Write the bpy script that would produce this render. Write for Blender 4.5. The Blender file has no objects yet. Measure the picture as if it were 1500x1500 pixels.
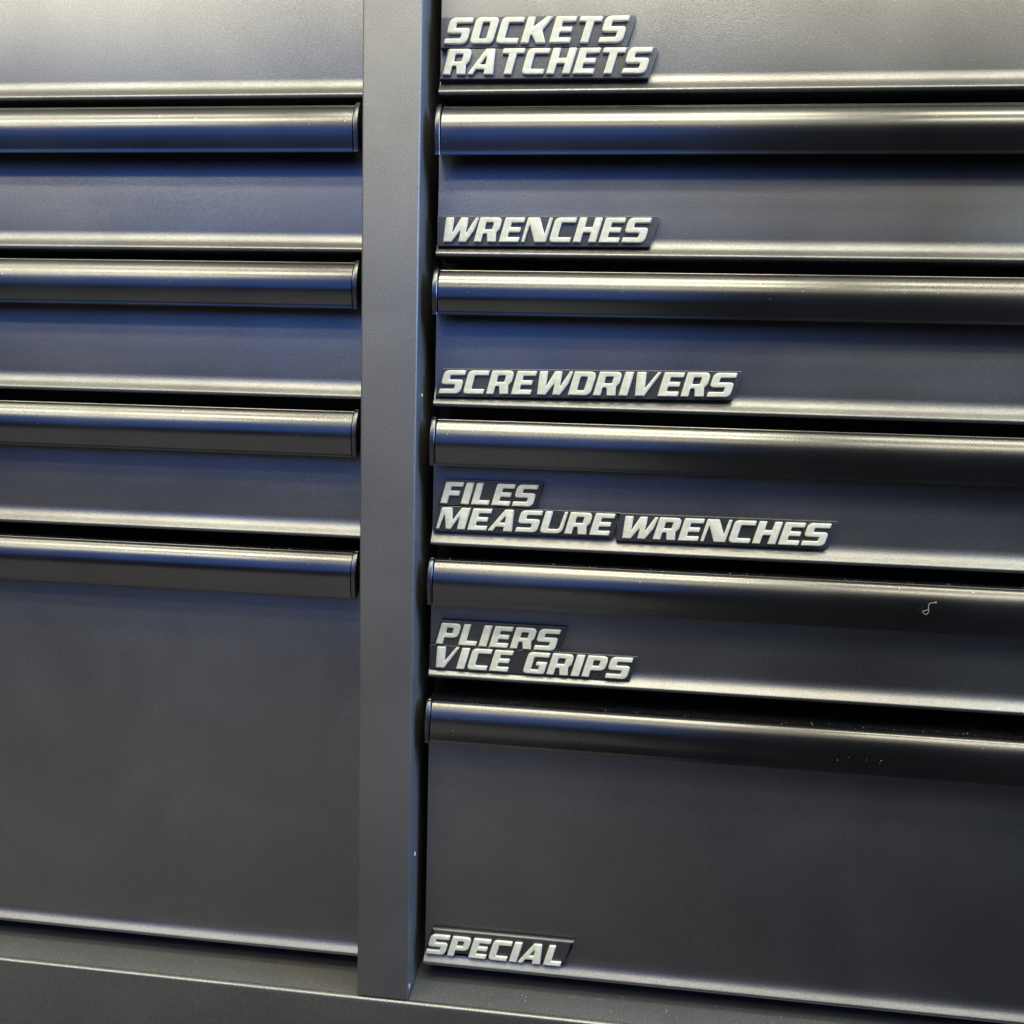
import bpy, bmesh, math, random
from mathutils import Vector, Matrix
random.seed(7)
S = bpy.context.scene
COL = S.collection
R = math.radians

# ------------------------------------------------------------------ camera
cd = bpy.data.cameras.new('camera'); cam = bpy.data.objects.new('camera', cd); COL.objects.link(cam)
cd.sensor_width = 36.0; cd.lens = 36.0 * 1196.746 / 1500.0
cd.clip_start = 0.01; cd.clip_end = 100
rt = Vector((0.99363581, 0.10857738, 0.02998035)); up = Vector((-0.04366802, 0.12596915, 0.99107259)); fw = Vector((-0.10383146, 0.9860744, -0.12990882))
M = Matrix.Identity(4)
for i in range(3):
    M[i][0] = rt[i]; M[i][1] = up[i]; M[i][2] = -fw[i]
M.translation = Vector((0, -0.40439854, 0))
cam.matrix_world = M
S.camera = cam

# ------------------------------------------------------------------ room light
W = bpy.data.worlds.new('World'); S.world = W; W.use_nodes = True
bg = W.node_tree.nodes['Background']; bg.inputs[0].default_value = (0.80, 0.84, 0.95, 1); bg.inputs[1].default_value = 0.055
S.view_settings.view_transform = 'Standard'; S.view_settings.look = 'None'
S.view_settings.exposure = 0; S.view_settings.gamma = 1
WARM = (1.0, 0.945, 0.69)
def lamp(name, loc, target, sx, sy, radiance, color, spread=180):
    l = bpy.data.lights.new(name, 'AREA'); l.shape = 'RECTANGLE'; l.size = sx; l.size_y = sy
    l.color = color; l.energy = radiance * math.pi * sx * sy; l.spread = R(spread)
    o = bpy.data.objects.new(name, l); COL.objects.link(o)
    d = (Vector(target) - Vector(loc)).normalized()
    o.matrix_world = Matrix.Translation(loc) @ d.to_track_quat('-Z', 'Y').to_matrix().to_4x4()
    return o
# ceiling tubes above and behind the photographer, running along the chest
def tube(x0, x1, y, z, rad, w=0.11):
    xm = (x0 + x1) / 2
    lamp('ceiling_tube_lamp', (xm, y, z), (xm, 0, 0), x1 - x0, w, rad, WARM)
tube(-0.50, 0.40, -1.37, 1.15, 6)
tube(-0.50, 0.38, -0.84, 1.15, 26)
tube(-0.46, 0.34, -0.50, 1.15, 29)
tube(0.62, 1.9, -1.05, 1.15, 17)
tube(0.50, 1.6, -0.50, 1.15, 21)  # extra tube, added to brighten the right-hand drawer lips
tube(-1.6, -0.62, -0.50, 1.15, 14)  # extra tube, added to brighten the left-hand drawer lips
tube(-2.2, -0.95, -1.35, 1.15, 15)
tube(-1.70, -0.60, -0.90, 1.15, 25)
lamp('ceiling_glow_lamp', (-.2, -.65, 1.32), (-.2, -.65, 0), 4.4, 2.6, .75, (1.0, .96, .80))
# blue lamp added at face height imitating lens glare; bluish daylight from the side
lamp('blue_fill_lamp', (-.48, -.95, .41), (-.25, 0, .10), 1.3, .58, 1.1, (0.09, 0.28, 1.0))
lamp('daylight_side_lamp', (2.6, -0.5, 0.95), (-0.1, 0, 0), 0.8, 1.2, 32.0, (0.26, 0.50, 1.0))
# fill lamp added low at the left, standing for light off the floor
lamp('floor_bounce_fill', (-1.3, -1.9, -1.1), (-.2, 0, -.1), 3.4, 1.7, .30, (1.0, .96, .88))

# ------------------------------------------------------------------ materials
def nodes(name):
    m = bpy.data.materials.new(name); m.use_nodes = True
    nt = m.node_tree; return m, nt, nt.nodes['Principled BSDF']
def N(nt, t, **k):
    n = nt.nodes.new(t)
    for a, b in k.items():
        if a in n.inputs: n.inputs[a].default_value = b
        else: setattr(n, a, b)
    return n
def paint(name, base, rough, grain_size, grain, dust, spec=0.5, speck=0.0, rvar=0.04, metal=1.0, topdust=0.0, flake=.2, sscale=260, sthr=.06):
    m, nt, b = nodes(name); L = nt.links.new
    tc = N(nt, 'ShaderNodeTexCoord'); P = tc.outputs['Object']
    b.inputs['Specular IOR Level'].default_value = spec; b.inputs['Metallic'].default_value = metal
    n1 = N(nt, 'ShaderNodeTexNoise'); n1.inputs['Scale'].default_value = 1.0 / grain_size; n1.inputs['Detail'].default_value = 3
    L(P, n1.inputs['Vector'])
    bp = N(nt, 'ShaderNodeBump'); bp.inputs['Strength'].default_value = grain; bp.inputs['Distance'].default_value = 0.0002
    L(n1.outputs['Fac'], bp.inputs['Height']); L(bp.outputs['Normal'], b.inputs['Normal'])
    # faint cloudy wiping marks change the gloss
    n2 = N(nt, 'ShaderNodeTexNoise'); n2.inputs['Scale'].default_value = 9; n2.inputs['Detail'].default_value = 4
    L(P, n2.inputs['Vector'])
    mr = N(nt, 'ShaderNodeMapRange'); mr.inputs['From Min'].default_value = .3; mr.inputs['From Max'].default_value = .7
    mr.inputs['To Min'].default_value = rough - rvar; mr.inputs['To Max'].default_value = rough + rvar
    L(n2.outputs['Fac'], mr.inputs['Value']); L(mr.outputs['Result'], b.inputs['Roughness'])
    # metallic flake grain and hand smudges in the paint
    n4 = N(nt, 'ShaderNodeTexNoise'); n4.inputs['Scale'].default_value = 1500; n4.inputs['Detail'].default_value = 2
    L(P, n4.inputs['Vector'])
    f1 = N(nt, 'ShaderNodeMapRange'); f1.inputs['From Min'].default_value = .3; f1.inputs['From Max'].default_value = .7
    f1.inputs['To Min'].default_value = 1 - flake; f1.inputs['To Max'].default_value = 1 + flake; L(n4.outputs['Fac'], f1.inputs['Value'])
    n5 = N(nt, 'ShaderNodeTexNoise'); n5.inputs['Scale'].default_value = 16; n5.inputs['Detail'].default_value = 5; n5.inputs['Distortion'].default_value = .6
    L(P, n5.inputs['Vector'])
    f2 = N(nt, 'ShaderNodeMapRange'); f2.inputs['From Min'].default_value = .35; f2.inputs['From Max'].default_value = .65
    f2.inputs['To Min'].default_value = .92; f2.inputs['To Max'].default_value = 1.08; L(n5.outputs['Fac'], f2.inputs['Value'])
    f3 = N(nt, 'ShaderNodeMath', operation='MULTIPLY'); L(f1.outputs['Result'], f3.inputs[0]); L(f2.outputs['Result'], f3.inputs[1])
    vm = N(nt, 'ShaderNodeVectorMath', operation='SCALE'); vm.inputs[0].default_value = base; L(f3.outputs[0], vm.inputs['Scale'])
    # dust: tiny pale specks, sparse
    vo = N(nt, 'ShaderNodeTexVoronoi'); vo.inputs['Scale'].default_value = sscale; L(P, vo.inputs['Vector'])
    lt = N(nt, 'ShaderNodeMath', operation='LESS_THAN'); lt.inputs[1].default_value = sthr
    L(vo.outputs['Distance'], lt.inputs[0])
    wn = N(nt, 'ShaderNodeSeparateColor'); L(vo.outputs['Color'], wn.inputs[0])
    gt = N(nt, 'ShaderNodeMath', operation='GREATER_THAN'); gt.inputs[1].default_value = 1 - speck
    L(wn.outputs[0], gt.inputs[0])
    mu = N(nt, 'ShaderNodeMath', operation='MULTIPLY'); L(lt.outputs[0], mu.inputs[0]); L(gt.outputs[0], mu.inputs[1])
    # fine dust film
    n3 = N(nt, 'ShaderNodeTexNoise'); n3.inputs['Scale'].default_value = 900; n3.inputs['Detail'].default_value = 4
    L(P, n3.inputs['Vector'])
    cr = N(nt, 'ShaderNodeMapRange'); cr.inputs['From Min'].default_value = .5; cr.inputs['From Max'].default_value = .75
    cr.inputs['To Max'].default_value = dust; L(n3.outputs['Fac'], cr.inputs['Value'])
    mx = N(nt, 'ShaderNodeMix', data_type='RGBA'); mx.inputs['B'].default_value = (.45, .44, .42, 1)
    ad = N(nt, 'ShaderNodeMath', operation='MAXIMUM'); L(mu.outputs[0], ad.inputs[0]); L(cr.outputs['Result'], ad.inputs[1])
    if topdust:      # dust settles on faces that look up
        ge = N(nt, 'ShaderNodeNewGeometry'); sp = N(nt, 'ShaderNodeSeparateXYZ'); L(ge.outputs['Normal'], sp.inputs[0])
        m2 = N(nt, 'ShaderNodeMapRange'); m2.inputs['From Min'].default_value = .8; m2.inputs['From Max'].default_value = .97
        m2.inputs['To Max'].default_value = topdust; L(sp.outputs['Z'], m2.inputs['Value'])
        m3 = N(nt, 'ShaderNodeMapRange'); m3.inputs['From Min'].default_value = .45; m3.inputs['From Max'].default_value = .68
        L(n3.outputs['Fac'], m3.inputs['Value'])
        m4 = N(nt, 'ShaderNodeMath', operation='MULTIPLY'); L(m2.outputs['Result'], m4.inputs[0]); L(m3.outputs['Result'], m4.inputs[1])
        a2 = N(nt, 'ShaderNodeMath', operation='MAXIMUM'); L(ad.outputs[0], a2.inputs[0]); L(m4.outputs[0], a2.inputs[1]); ad = a2
        iv = N(nt, 'ShaderNodeMapRange'); iv.inputs['To Min'].default_value = metal; iv.inputs['To Max'].default_value = 0
        L(m4.outputs[0], iv.inputs['Value']); L(iv.outputs['Result'], b.inputs['Metallic'])
    L(vm.outputs[0], mx.inputs['A']); L(ad.outputs[0], mx.inputs['Factor']); L(mx.outputs['Result'], b.inputs['Base Color'])
    return m
PANEL = paint('black_metallic_powder_coat', (.20, .20, .205), .40, .0005, .38, .03, speck=.14, rvar=.045)
FRAME = paint('black_metallic_frame_paint', (.20, .20, .205), .55, .0005, .50, .04, speck=.14, metal=.86, rvar=.06)
LEDGE = paint('dusty_black_ledge', (.17, .17, .165), .5, .0005, .4, .22, speck=.5, metal=.62, sscale=560, sthr=.13)
RAIL = paint('black_rail_paint', (.17, .17, .168), .33, .0005, .3, .08, speck=.03, metal=.9)
HANDLE = paint('satin_black_handle', (.12, .12, .122), .225, .004, .02, .015, speck=.16, rvar=.05, topdust=.14, flake=.05)
CAP = paint('black_plastic_cap', (.10, .10, .11), .3, .001, .1, .02, speck=.0)
PLATE = paint('black_badge_plastic', (.13, .13, .135), .46, .0006, .3, .02, speck=.01)
def ivory():
    m, nt, b = nodes('ivory_letter_plastic'); L = nt.links.new
    tc = N(nt, 'ShaderNodeTexCoord')
    n = N(nt, 'ShaderNodeTexNoise'); n.inputs['Scale'].default_value = 420; n.inputs['Detail'].default_value = 4; L(tc.outputs['Object'], n.inputs['Vector'])
    mx = N(nt, 'ShaderNodeMix', data_type='RGBA'); mx.inputs['A'].default_value = (.57, .575, .50, 1); mx.inputs['B'].default_value = (.68, .685, .61, 1)
    mr = N(nt, 'ShaderNodeMapRange'); mr.inputs['From Min'].default_value = .35; mr.inputs['From Max'].default_value = .65
    L(n.outputs['Fac'], mr.inputs['Value']); L(mr.outputs['Result'], mx.inputs['Factor']); L(mx.outputs['Result'], b.inputs['Base Color'])
    bp = N(nt, 'ShaderNodeBump'); bp.inputs['Strength'].default_value = .35; bp.inputs['Distance'].default_value = .0002
    L(n.outputs['Fac'], bp.inputs['Height']); L(bp.outputs['Normal'], b.inputs['Normal'])
    b.inputs['Roughness'].default_value = .45
    return m
IVORY = ivory()
def plain(name, c, r):
    m, nt, b = nodes(name); b.inputs['Base Color'].default_value = (*c, 1); b.inputs['Roughness'].default_value = r
    n = N(nt, 'ShaderNodeTexNoise'); n.inputs['Scale'].default_value = 800
    bp = N(nt, 'ShaderNodeBump'); bp.inputs['Strength'].default_value = .2; bp.inputs['Distance'].default_value = .0002
    nt.links.new(n.outputs['Fac'], bp.inputs['Height']); nt.links.new(bp.outputs['Normal'], b.inputs['Normal'])
    return m
INSIDE = plain('dark_inside_steel', (.01, .01, .012), .6)
CHIP = plain('bare_steel_chip', (.55, .55, .55), .35)
DUST = plain('grey_dust', (.42, .42, .41), .8)
LINT = plain('pale_lint', (.75, .74, .72), .8)

# ------------------------------------------------------------------ helpers
def link(name, me, mat, parent=None, loc=(0, 0, 0)):
    o = bpy.data.objects.new(name, me)
    if not me.materials: me.materials.append(mat)
    COL.objects.link(o); o.location = loc
    if parent: o.parent = parent
    return o
def smooth(me, ang=28):
    me.polygons.foreach_set('use_smooth', [True] * len(me.polygons)); me.set_sharp_from_angle(angle=R(ang))
def prism(name, prof, x0, x1, xdiv=1, wob=0.0, bev=0.0):
    """closed profile of (y, z) swept along x from x0 to x1"""
    bm = bmesh.new(); rings = []
    xs = [x0 + (x1 - x0) * i / xdiv for i in range(xdiv + 1)]
    ph = random.random() * 6
    for x in xs:
        dz = wob * (math.sin(x * 9 + ph) + .5 * math.sin(x * 23 + ph * 2)); 
        rings.append([bm.verts.new((x, y + dz, z + dz * .5)) for y, z in prof])
    n = len(prof)
    for a, b in zip(rings, rings[1:]):
        for i in range(n):
            bm.faces.new((a[i], a[(i + 1) % n], b[(i + 1) % n], b[i]))
    bm.faces.new(rings[0][::-1]); bm.faces.new(rings[-1])
    bmesh.ops.recalc_face_normals(bm, faces=bm.faces)
    if bev:
        es = [e for e in bm.edges if len(e.link_faces) == 2 and e.calc_face_angle(0) > R(40)]
        bmesh.ops.bevel(bm, geom=es, offset=bev, segments=3, affect='EDGES', profile=.5)
    me = bpy.data.meshes.new(name); bm.to_mesh(me); bm.free(); smooth(me); return me
def box(name, x0, x1, y0, y1, z0, z1, bev=.001, seg=4):
    bm = bmesh.new(); bmesh.ops.create_cube(bm, size=1)
    for v in bm.verts:
        v.co = Vector(((x0 + x1) / 2 + v.co.x * (x1 - x0), (y0 + y1) / 2 + v.co.y * (y1 - y0), (z0 + z1) / 2 + v.co.z * (z1 - z0)))
    if bev: bmesh.ops.bevel(bm, geom=bm.edges[:], offset=bev, segments=seg, affect='EDGES', profile=.5)
    me = bpy.data.meshes.new(name); bm.to_mesh(me); bm.free(); smooth(me); return me

# ------------------------------------------------------------------ the chest (metres; x right, y into the chest, z up; frame face at y = 0)
PY = .018                    # face of the drawer panels, set back from the frame
chest = bpy.data.objects.new('tool_chest', None); COL.objects.link(chest)
chest['label'] = 'black powder-coated steel tool chest with two banks of closed drawers'
chest['category'] = 'tool chest'
XL, XR = -.62, .46
link('divider_post', box('divider_post', -.1211, -.0923, 0, .06, -.3281, .30, .0014), FRAME, chest)
link('side_post', box('side_post', XL - .03, XL, 0, .06, -.3281, .30, .0014), FRAME, chest)
link('side_post', box('side_post', XR, XR + .03, 0, .06, -.3281, .30, .0014), FRAME, chest)
link('side_panel', box('side_panel', XL - .033, XL - .0302, .002, .45, -.44, .33, .0008), FRAME, chest)
link('side_panel', box('side_panel', XR + .0302, XR + .033, .002, .45, -.44, .33, .0008), FRAME, chest)
rail = [(.06, -.3283), (.0014, -.3283)] + [(.0014 - .0024 * math.sin(a), -.3307 + .0024 * math.cos(a)) for a in [R(11.25 * k) for k in range(1, 9)]] + [(-.0010, -.44), (.06, -.44)]
link('bottom_rail', prism('bottom_rail', rail, XL - .03, XR + .03), RAIL, chest)
link('sill', box('sill', XL - .03, -.1213, .0016, .058, -.3290, -.3281, 0), LEDGE, chest)
link('sill', box('sill', -.0921, XR + .03, .0016, .058, -.3290, -.3281, 0), LEDGE, chest)
link('top_rail', box('top_rail', XL - .03, XR + .03, -.0012, .06, .3003, .335, .0015), FRAME, chest)
link('inner_back', box('inner_back', XL - .029, XR + .029, .0603, .063, -.43, .33, 0), INSIDE, chest)

def panel_profile(zt, zb):
    p = [(PY + .028, zb + .002), (PY + .028, zt), (PY + .0015, zt), (PY + .0004, zt - .0005), (PY, zt - .0016)]
    pts = []; o = 0; z = 0; a = 0
    ds = .0004
    seq = []
    for k in range(18): seq.append((ds, R(41) * (k + .5) / 18))
    for k in range(3): seq.append((.0008, R(41)))
    r = .0014
    n = 14
    for k in range(n): seq.append((r * R(131) / n, R(41) - R(131) * (k + .5) / n))
    out = [(0, 0)]
    for d, al in seq:
        o += d * math.sin(al); z -= d * math.cos(al); out.append((o, z))
    zmin = min(q[1] for q in out)
    for oo, zz in out: p.append((PY - oo, zb + zz - zmin))
    p.append((PY + .004, zb)); p.append((PY + .004, zb + .002))
    return p
def handle_outer(zt, zb):
    """outline of the pull, (y, z), from the panel over the top ledge and down the broad curved face"""
    o, z = .0072, zt
    out = [(PY + .004, zt - .0002), (PY + .001, zt - .0002), (PY - .0066, zt), (PY - .0070, zt + .00025), (PY - .0072, zt + .0002)]
    def step(d, al):
        nonlocal o, z
        o += d * math.sin(al); z -= d * math.cos(al); out.append((PY - o, z))
    for k in range(7): step(.0012 * R(35) / 7, R(90) - R(35) * (k + .5) / 7)
    for k in range(8): step(.0055 * R(17) / 8, R(55) - R(17) * (k + .5) / 8)
    rr = .0185; n = 22
    for k in range(n): step(rr * R(46) / n, R(38) - R(46) * (k + .5) / n)
    d = (z - (zb + .0012)) / math.cos(R(10))
    for k in range(6): step(d / 6, R(-8) - R(4) * (k + .5) / 6)
    y, zz = out[-1]
    out += [(y - .00006, zb + .0008), (y - .00006, zb + .0004), (y, zb), (y + .0008, zb)]
    return out
def handle_profile(zt, zb):
    out = handle_outer(zt, zb); t = .0013
    face = out[5:-4]
    inn = []
    for i in range(len(face) - 1, -1, -1):
        a = face[max(i - 1, 0)]; b = face[min(i + 1, len(face) - 1)]
        dy, dz = b[0] - a[0], b[1] - a[1]; l = math.hypot(dy, dz) or 1
        inn.append((face[i][0] - dz / l * t, face[i][1] + dy / l * t))
    inn = [q for q in inn if q[1] < zt - t - .0004 and q[0] < PY - .0075]
    return out + [(out[-1][0] + .0006, zb + .0006)] + inn[:] + [(PY - .0072, zt - t), (PY + .004, zt - .0002 - t)]
def cap_mesh(zt, zb, x0, x1):
    e = .0008
    base = [(PY + .0002, zb + .004)]
    o = handle_outer(zt + e, zb - e * .6)[1:]
    prof = [(PY - .0002, zt + e - .0004)] + [(y - e, z) for y, z in o[1:]] + [(PY - .010, zb + .0005), (PY - .0002, zb + .006)]
    return prism('end_cap', prof, x0, x1, 1, 0, .0006)

def drawer(bank, zt, zb, hz0, hz1, label=None):
    x0, x1 = ((-.0866, XR - .004) if bank else (XL + .004, -.1243))
    f = link('drawer_front', prism('drawer_front', panel_profile(hz0 - .0016, zb), x0, x1, 60, .00012), PANEL, chest)
    if label: f['label'] = label
    h = link('handle', prism('handle', handle_profile(hz0, hz1), x0 + .0033, x1 - .0033, 60, .00004), HANDLE, f)
    link('end_cap', cap_mesh(hz0, hz1, x0 + .0002, x0 + .0028), CAP, f)
    link('end_cap', cap_mesh(hz0, hz1, x1 - .0028, x1 - .0002), CAP, f)
    return f
HT, HB = .0065, .0296
right_lips = [.1516, .0737, -.0021, -.0755, -.1484, -.3186]
left_lips = [.1508, .0753, .0004, -.0741, -.3183]
def bank(k, lips):
    prev = .2755
    for i, zb in enumerate(lips):
        zt = prev - .0035
        top, bot = HANDLES[k][i]
        drawer(k, zt, zb * .990, prev - top, prev - bot)
        prev = zb
HANDLES = {1: [(HT, HB), (.0085, .0318), (.0080, .0300), (.0065, .0296), (.0065, .0292), (.0105, .0318)],
           0: [(HT, HB), (HT, HB), (HT, HB), (HT, HB), (HT, HB)]}
bank(1, right_lips); bank(0, left_lips)

# ------------------------------------------------------------------ raised lettering
SL = .28                     # slant
V, Hh = .305, .215            # stem and bar widths (cap height = 1)
r1, r2 = .16, .04
def rect(x0, y0, x1, y1, r=.03): return [(x0, y0, r), (x1, y0, r), (x1, y1, r), (x0, y1, r)]
def glyph(c):
    """loops of (x, y, corner radius) in upright letter space; first is the outline, others are holes; width"""
    if c == 'S':
        w = .90; m = .5
        return w, [[(.0, 0, r2), (w, 0, .22), (w, m + Hh / 2, .16), (V, m + Hh / 2, r2 * .8), (V, 1 - Hh, r2), (w, 1 - Hh, r2), (w, 1, r2), (0, 1, .22), (0, m - Hh / 2, .16), (w - V, m - Hh / 2, r2 * .8), (w - V, Hh, r2), (0, Hh, r2)]]
    if c == 'O': w = .90; return w, [[(0, 0, .2), (w, 0, .2), (w, 1, .2), (0, 1, .2)], rect(V, .2, w - V, .8, .05)]
    if c == 'D': w = .90; return w, [[(0, 0, r2), (w, 0, .26), (w, 1, .26), (0, 1, r2)], rect(V, .22, w - V, .78, .06)]
    if c == 'C': w = .86; return w, [[(0, 0, .2), (w, 0, r2), (w, Hh, r2), (V, Hh, .05), (V, 1 - Hh, .05), (w, 1 - Hh, r2), (w, 1, r2), (0, 1, .2)]]
    if c == 'G': w = .92; return w, [[(0, 0, .2), (w, 0, .1), (w, .56, r2), (.46, .56, r2), (.46, .38, r2), (w - V, .38, r2), (w - V, Hh * .9, .03), (V, Hh * .9, .05), (V, 1 - Hh, .05), (w, 1 - Hh, r2), (w, 1, r2), (0, 1, .2)]]
    if c == 'E': w = .80; return w, [[(0, 0, r2), (w, 0, r2), (w, Hh, r2), (V, Hh, .03), (V, .40, .03), (w - .06, .40, r2), (w - .06, .61, r2), (V, .61, .03), (V, 1 - Hh, .03), (w, 1 - Hh, r2), (w, 1, r2), (0, 1, r2)]]
    if c == 'F': w = .80; return w, [[(0, 0, r2), (V, 0, r2), (V, .37, .03), (w - .06, .37, r2), (w - .06, .60, r2), (V, .60, .03), (V, 1 - Hh, .03), (w, 1 - Hh, r2), (w, 1, r2), (0, 1, r2)]]
    if c == 'L': w = .78; return w, [[(0, 0, r2), (w, 0, r2), (w, Hh, r2), (V, Hh, .03), (V, 1, r2), (0, 1, r2)]]
    if c == 'I': w = .35; return w, [rect(0, 0, w, 1, r2)]
    if c == 'T': w = .86; a = (w - V) / 2; return w, [[(a, 0, r2), (a + V, 0, r2), (a + V, 1 - Hh, .03), (w, 1 - Hh, r2), (w, 1, r2), (0, 1, r2), (0, 1 - Hh, r2), (a, 1 - Hh, .03)]]
    if c == 'H': w = .92; return w, [[(0, 0, r2), (V, 0, r2), (V, .39, .03), (w - V, .39, .03), (w - V, 0, r2), (w, 0, r2), (w, 1, r2), (w - V, 1, r2), (w - V, .62, .03), (V, .62, .03), (V, 1, r2), (0, 1, r2)]]
    if c == 'K': w = .98; return w, [[(0, 0, r2), (V, 0, r2), (V, .36, .03), (.60, 0, r2), (w, 0, r2), (.70, .50, .08), (w, 1, r2), (.72, 1, r2), (V, .62, .03), (V, 1, r2), (0, 1, r2)]]
    if c == 'R': w = .92; return w, [[(0, 0, r2), (V, 0, r2), (V, .33, .03), (.46, .33, .04), (.56, 0, r2), (w, 0, r2), (.82, .38, .07), (w, .52, .10), (w, 1, .24), (0, 1, r2)], rect(V, .52, w - V, .79, .04)]
    if c == 'P': w = .88; return w, [[(0, 0, r2), (V, 0, r2), (V, .32, .03), (w, .32, .24), (w, 1, .24), (0, 1, r2)], rect(V, .53, w - V + .01, .79, .04)]
    if c == 'U': w = .92; return w, [[(0, 0, .2), (w, 0, .26), (w, 1, r2), (w - .13, 1, r2), (w - .17, .2, .10), (V, .2, .05), (V, 1, r2), (0, 1, r2)]]
    if c == 'A': w = 1.0; return w, [[(-.06, 0, r2), (.16, 0, r2), (.25, .2, .02), (.58, .2, .02), (.60, 0, r2), (.98, 0, r2), (.78, 1, r2), (.42, 1, r2)], [(.35, .40, .02), (.57, .40, .02), (.53, .72, .02)]]
    if c == 'V': w = .98; return w, [[(.20, 0, r2), (.56, 0, r2), (w, 1, r2), (w - .15, 1, r2), (.50, .32, .02), (.38, 1, r2), (0, 1, r2)]]
    if c == 'N': w = 1.0; return w, [[(0, 0, r2), (.13, 0, r2), (.15, .72, .02), (.54, 0, r2), (w, 0, r2), (w, 1, r2), (w - .13, 1, r2), (w - .15, .34, .02), (.48, 1, r2), (0, 1, r2)]]
    if c == 'M': w = 1.22; return w, [[(0, 0, r2), (.13, 0, r2), (.19, .70, .02), (.42, 0, r2), (.62, 0, r2), (w - V - .06, .62, .02), (w - V - .02, 0, r2), (w, 0, r2), (w, 1, r2), (.84, 1, r2), (.60, .42, .02), (.44, 1, r2), (.0, 1, r2)]]
    if c == 'W': w = 1.30; return w, [[(.16, 0, r2), (.50, 0, r2), (.74, .50, .02), (.78, 0, r2), (1.08, 0, r2), (w, .5, 0), (w + .06, 1, r2), (w - .08, 1, r2), (.99, .35, .02), (.92, 1, r2), (.62, 1, r2), (.42, .36, .02), (.34, 1, r2), (0, 1, r2)]]
def fillet(loop):
    out = []; n = len(loop)
    for i in range(n):
        x, y, r = loop[i]; p = Vector((x, y)); a = Vector(loop[i - 1][:2]) - p; b = Vector(loop[(i + 1) % n][:2]) - p
        la, lb = a.length, b.length; a.normalize(); b.normalize()
        ang = a.angle(b)
        if r <= 0 or ang > R(175): out.append(p); continue
        t = min(r / math.tan(ang / 2), la * .48, lb * .48)
        p0, p1 = p + a * t, p + b * t
        k = 5 if r > .08 else 2
        for j in range(k + 1):
            s = j / k; out.append(p0 * (1 - s) ** 2 + p * 2 * s * (1 - s) + p1 * s * s)
    return out
mesh_cache = {}
DG = None
def curve_mesh(name, loops, depth, bevel, res=2):
    cu = bpy.data.curves.new(name, 'CURVE'); cu.dimensions = '2D'; cu.fill_mode = 'BOTH'
    cu.extrude = max(depth / 2 - bevel, 0); cu.bevel_depth = bevel; cu.bevel_resolution = res; cu.offset = -bevel
    for lp in loops:
        sp = cu.splines.new('POLY'); sp.points.add(len(lp) - 1); sp.use_cyclic_u = True
        for q, p in zip(sp.points, lp): q.co = (p[0], p[1], 0, 1)
    o = bpy.data.objects.new('tmp', cu); COL.objects.link(o)
    dg = bpy.context.evaluated_depsgraph_get(); dg.update()
    me = bpy.data.meshes.new_from_object(o.evaluated_get(dg)); me.name = name
    bpy.data.objects.remove(o); bpy.data.curves.remove(cu)
    bm = bmesh.new(); bm.from_mesh(me)
    bmesh.ops.remove_doubles(bm, verts=bm.verts, dist=1e-6)
    bmesh.ops.recalc_face_normals(bm, faces=bm.faces)
    # (x, y up, z out) -> (x, -z, y)
    for v in bm.verts: v.co = Vector((v.co.x, -v.co.z, v.co.y))
    bm.to_mesh(me); bm.free(); smooth(me, 40)
    return me
def letter_mesh(c, h, sx):
    key = (c, round(h, 5), round(sx, 4))
    if key in mesh_cache: return mesh_cache[key]
    w, loops = glyph(c)
    lp = [[Vector(((p.x * sx + p.y * SL) * h, p.y * h)) for p in fillet(l)] for l in loops]
    me = curve_mesh('letter', lp, .0016, .00055); mesh_cache[key] = me; return me
T = .0034                    # badge thickness
def badge(text, bl, br, h, xr, zlo, zhi, xl, label, slant_left=True, rim=False):
    """bl/br: baseline ends (x, z) in mm; h cap height; plate from xl to xr (bottom corners), zlo/zhi margins"""
    bl = Vector(bl) / 1000; br = Vector(br) / 1000; h /= 1000
    ang = math.atan2(br.y - bl.y, br.x - bl.x)
    root = bpy.data.objects.new('word_badge', None); COL.objects.link(root)
    root.location = (bl.x, PY - .0001, bl.y); root.rotation_euler = (0, -ang, 0)
    root['label'] = label; root['category'] = 'badge'; root['group'] = 'word badges stuck on the drawer fronts'
    L = (br - bl).length
    ws = [glyph(c)[0] if c != ' ' else .42 for c in text]
    gap = .11
    tot = sum(ws) + gap * (len(text) - 1)
    sx = L / h / tot
    x = 0
    for c, w in zip(text, ws):
        if c != ' ':
            o = link('letter', letter_mesh(c, h, sx), IVORY, root, (x * h * sx, -T - .0006, 0))
            o.rotation_euler = (0, R(random.uniform(-.35, .35)), 0)
        x += w + gap
    zl, zh = -zlo / 1000, h + zhi / 1000
    xa, xb = xl / 1000 - bl.x, xr / 1000 - bl.x
    s = SL if slant_left else .0
    cs = [(xa, zl, .0004), (xb, zl, .0004), (xb + SL * (zh - zl), zh, .0004), (xa + s * (zh - zl), zh, .0004)]
    me = curve_mesh('plate', [fillet(cs)], T, .0016 if rim else .00035, 4 if rim else 2)
    link('plate', me, PLATE, root, (0, -T / 2, 0))
    return root
badge('SOCKETS', (-84.6, 173.3), (1.8, 172.7), 12.1, 4.2, 1.5, .9, -86.2, 'SOCKETS badge, raised ivory letters on black, upper of the pair on the top right drawer', False)
badge('RATCHETS', (-84.9, 159.1), (13.4, 158.6), 12.0, 15.4, 1.6, .45, -86.6, 'RATCHETS badge, raised ivory letters on black, directly under the SOCKETS badge', True)
badge('WRENCHES', (-84.9, 80.0), (16.9, 80.5), 12.0, 20.0, 1.8, 1.0, -86.2, 'WRENCHES badge standing alone on the second right-hand drawer', False)
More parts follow.
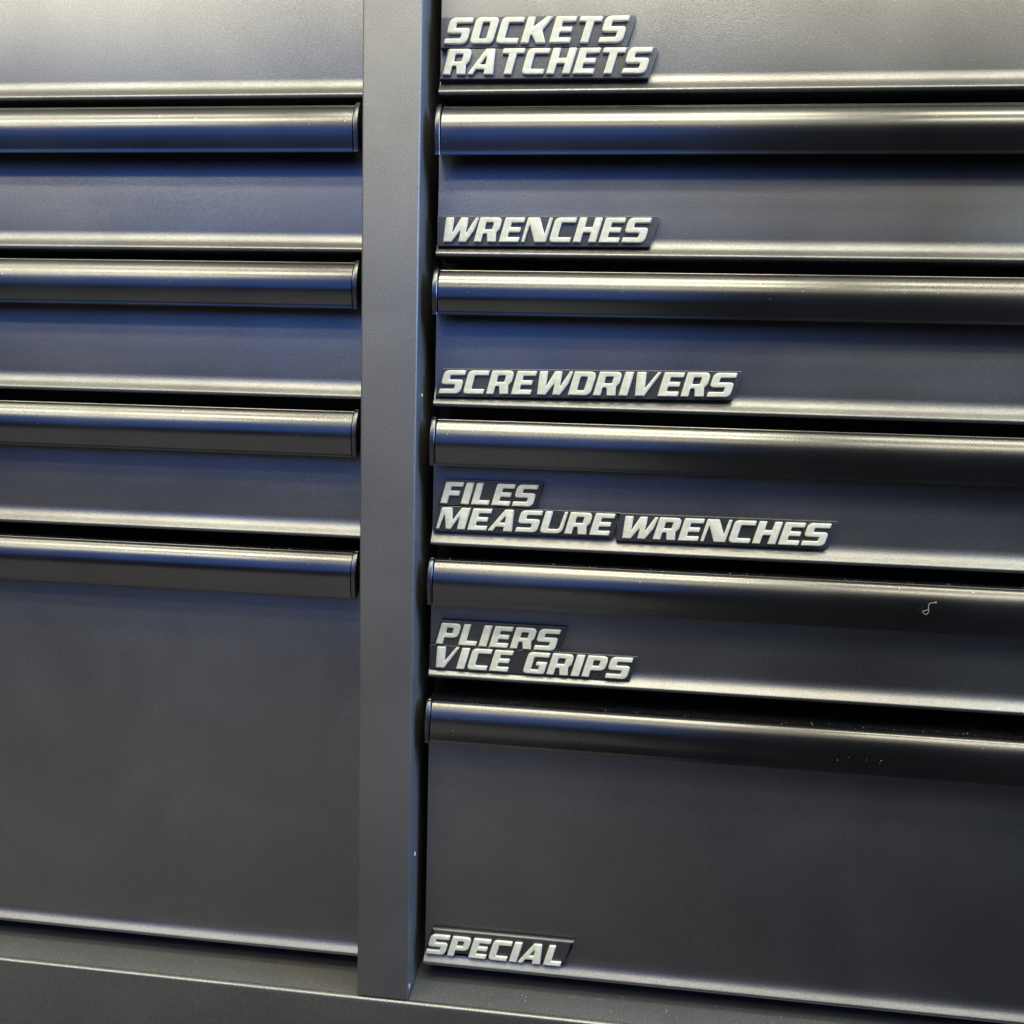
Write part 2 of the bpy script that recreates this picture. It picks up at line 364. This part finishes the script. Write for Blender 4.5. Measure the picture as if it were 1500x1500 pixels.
badge('SCREWDRIVERS', (-84.0, 4.6), (62.6, 6.9), 12.0, 64.4, 1.5, .9, -86.0, 'SCREWDRIVERS badge, the longest word, with ivory letters on a black plate')
badge('FILES', (-82.0, -52.2), (-33.6, -52.0), 11.5, -31.8, .8, 1.3, -84.0, 'FILES badge, short five-letter word sitting on top of the MEASURE badge')
badge('MEASURE', (-84.0, -65.7), (6.2, -65.2), 11.5, 8.4, 1.4, .7, -86.0, 'MEASURE badge under the FILES badge and left of a WRENCHES badge')
badge('WRENCHES', (11.2, -66.2), (113.3, -65.6), 11.6, 115.6, 1.6, 1.3, 10.2, 'WRENCHES badge standing right beside the MEASURE badge', False)
badge('PLIERS', (-83.0, -127.9), (-19.4, -128.0), 11.6, -16.8, .8, 1.5, -84.4, 'PLIERS badge sitting on top of the VICE GRIPS badge')
badge('VICE GRIPS', (-85.2, -141.1), (18.8, -140.9), 11.7, 20.8, 1.2, .7, -86.4, 'VICE GRIPS badge, two words, directly under the PLIERS badge', False)
badge('SPECIAL', (-85.6, -308.2), (-9.6, -307.9), 11.9, -6.2, .3, 3.0, -86.2, 'SPECIAL badge with a shiny rounded top edge on the lowest right-hand drawer', True, True)

# ------------------------------------------------------------------ small marks
def blob(name, mat, c, r, n=1, parent=None):
    bm = bmesh.new(); bmesh.ops.create_icosphere(bm, subdivisions=2, radius=1)
    for v in bm.verts:
        k = 1 + .25 * math.sin(v.co.x * 5 + c[2] * 900) * math.cos(v.co.z * 4)
        v.co = Vector((v.co.x * r[0] * k, v.co.y * r[1] * k, v.co.z * r[2] * k))
    me = bpy.data.meshes.new(name); bm.to_mesh(me); bm.free(); smooth(me, 60)
    return link(name, me, mat, parent, c)
blob('paint_chip', CHIP, (-.0923, .0035, -.3215), (.0004, .0011, .0017), parent=chest)
blob('paint_chip', CHIP, (-.0923, .0120, -.2480), (.0006, .0009, .0013), parent=chest)
blob('paint_chip', CHIP, (-.0923, .0120, .0035), (.0005, .0006, .0010), parent=chest)
def fibre(pts, rad):
    bm = bmesh.new(); rings = []
    P = [Vector(p) for p in pts]; Q = []
    for i in range(len(P) - 1):
        a, b, c, d = P[max(i - 1, 0)], P[i], P[i + 1], P[min(i + 2, len(P) - 1)]
        for k in range(6):
            t = k / 6; Q.append(.5 * ((2 * b) + (c - a) * t + (2 * a - 5 * b + 4 * c - d) * t * t + (3 * b - a - 3 * c + d) * t ** 3))
    Q.append(P[-1])
    for i, q in enumerate(Q):
        t = (Q[min(i + 1, len(Q) - 1)] - Q[max(i - 1, 0)]).normalized(); n = t.cross(Vector((0, 1, 0))).normalized(); b = t.cross(n)
        rings.append([bm.verts.new(q + (n * math.cos(a) + b * math.sin(a)) * rad) for a in [R(72 * k) for k in range(5)]])
    for a, b in zip(rings, rings[1:]):
        for k in range(5): bm.faces.new((a[k], a[(k + 1) % 5], b[(k + 1) % 5], b[k]))
    bm.faces.new(rings[0]); bm.faces.new(rings[-1][::-1]); bmesh.ops.recalc_face_normals(bm, faces=bm.faces)
    me = bpy.data.meshes.new('lint_fibre'); bm.to_mesh(me); bm.free(); smooth(me, 80); return me
fz = -.0925; fx = .1612
fp = [(.0045, 0, .0050), (.0047, 0, .0062), (.0036, 0, .0054), (.0008, 0, .0048), (.0000, 0, .0022), (.0006, 0, -.0010), (-.0012, 0, -.0030), (-.0034, 0, -.0012), (-.0016, 0, -.0002), (0, 0, .0004)]
fo = link('lint_fibre', fibre([(x, PY - .0164 + (.0012 if z > .004 else 0) * 0, z) for x, y, z in fp], .00009), LINT, None, (fx, 0, fz)); fo.scale = (.72, 1, .72)
fo['label'] = 'curly white lint fibre clinging to a drawer handle at the right'; fo['category'] = 'lint'

# loose dust: far too many grains to count, one object
def dust():
    rnd = random.Random(11); bm = bmesh.new()
    def grain(x, y, z, r):
        m = Matrix.Translation((x, y, z)) @ Matrix.Rotation(rnd.random() * 6, 4, 'Y') @ Matrix.Diagonal((r * rnd.uniform(.7, 1.7), r * .8, r * rnd.uniform(.6, 1.1), 1))
        bmesh.ops.create_icosphere(bm, subdivisions=1, radius=1, matrix=m)
    for k in range(80): grain(rnd.triangular(-.092, .22, -.03), rnd.uniform(.003, .028), -.3279, rnd.uniform(.00009, .00026))
    for k in range(25): grain(rnd.uniform(-.36, -.123), rnd.uniform(.003, .028), -.3279, rnd.uniform(.00009, .0002))
    for i, prev in enumerate(right_lips[:5]):
        top, bot = HANDLES[1][i + 1]
        for k in range(45): grain(rnd.uniform(-.08, .24), PY - rnd.uniform(.0005, .0062), prev - top + .0001, rnd.uniform(.00008, .0002))
        for k in range(5): grain(rnd.uniform(-.08, .24), PY - .0158, prev - rnd.uniform(top + .011, top + .013), rnd.uniform(.00007, .00014))
    for i, prev in enumerate(left_lips[:4]):
        top, bot = HANDLES[0][i + 1]
        for k in range(30): grain(rnd.uniform(-.36, -.128), PY - rnd.uniform(.0005, .0062), prev - top + .0001, rnd.uniform(.00008, .00018))
        for k in range(4): grain(rnd.uniform(-.36, -.128), PY - .0158, prev - rnd.uniform(top + .011, top + .013), rnd.uniform(.00007, .00014))
    for k in range(6): grain(rnd.gauss(.155, .016), PY - .0158, -.1484 - rnd.uniform(.0215, .0235), rnd.uniform(.0001, .0002))
    for k in range(26): grain(rnd.uniform(-.08, .24), PY - .0001, rnd.uniform(-.30, -.19), rnd.uniform(.00007, .00014))
    for k in range(26): grain(rnd.uniform(-.36, -.13), PY - .0001, rnd.uniform(-.30, -.12), rnd.uniform(.00007, .00014))
    for k in range(14): grain(rnd.uniform(-.119, -.095), -.0001, rnd.uniform(-.32, .2), rnd.uniform(.00008, .00016))
    me = bpy.data.meshes.new('loose_dust'); bm.to_mesh(me); bm.free()
    o = link('loose_dust', me, DUST); o['kind'] = 'stuff'; o['label'] = 'pale loose dust grains on the bottom sill, handle tops and drawer fronts'; o['category'] = 'dust'
dust()
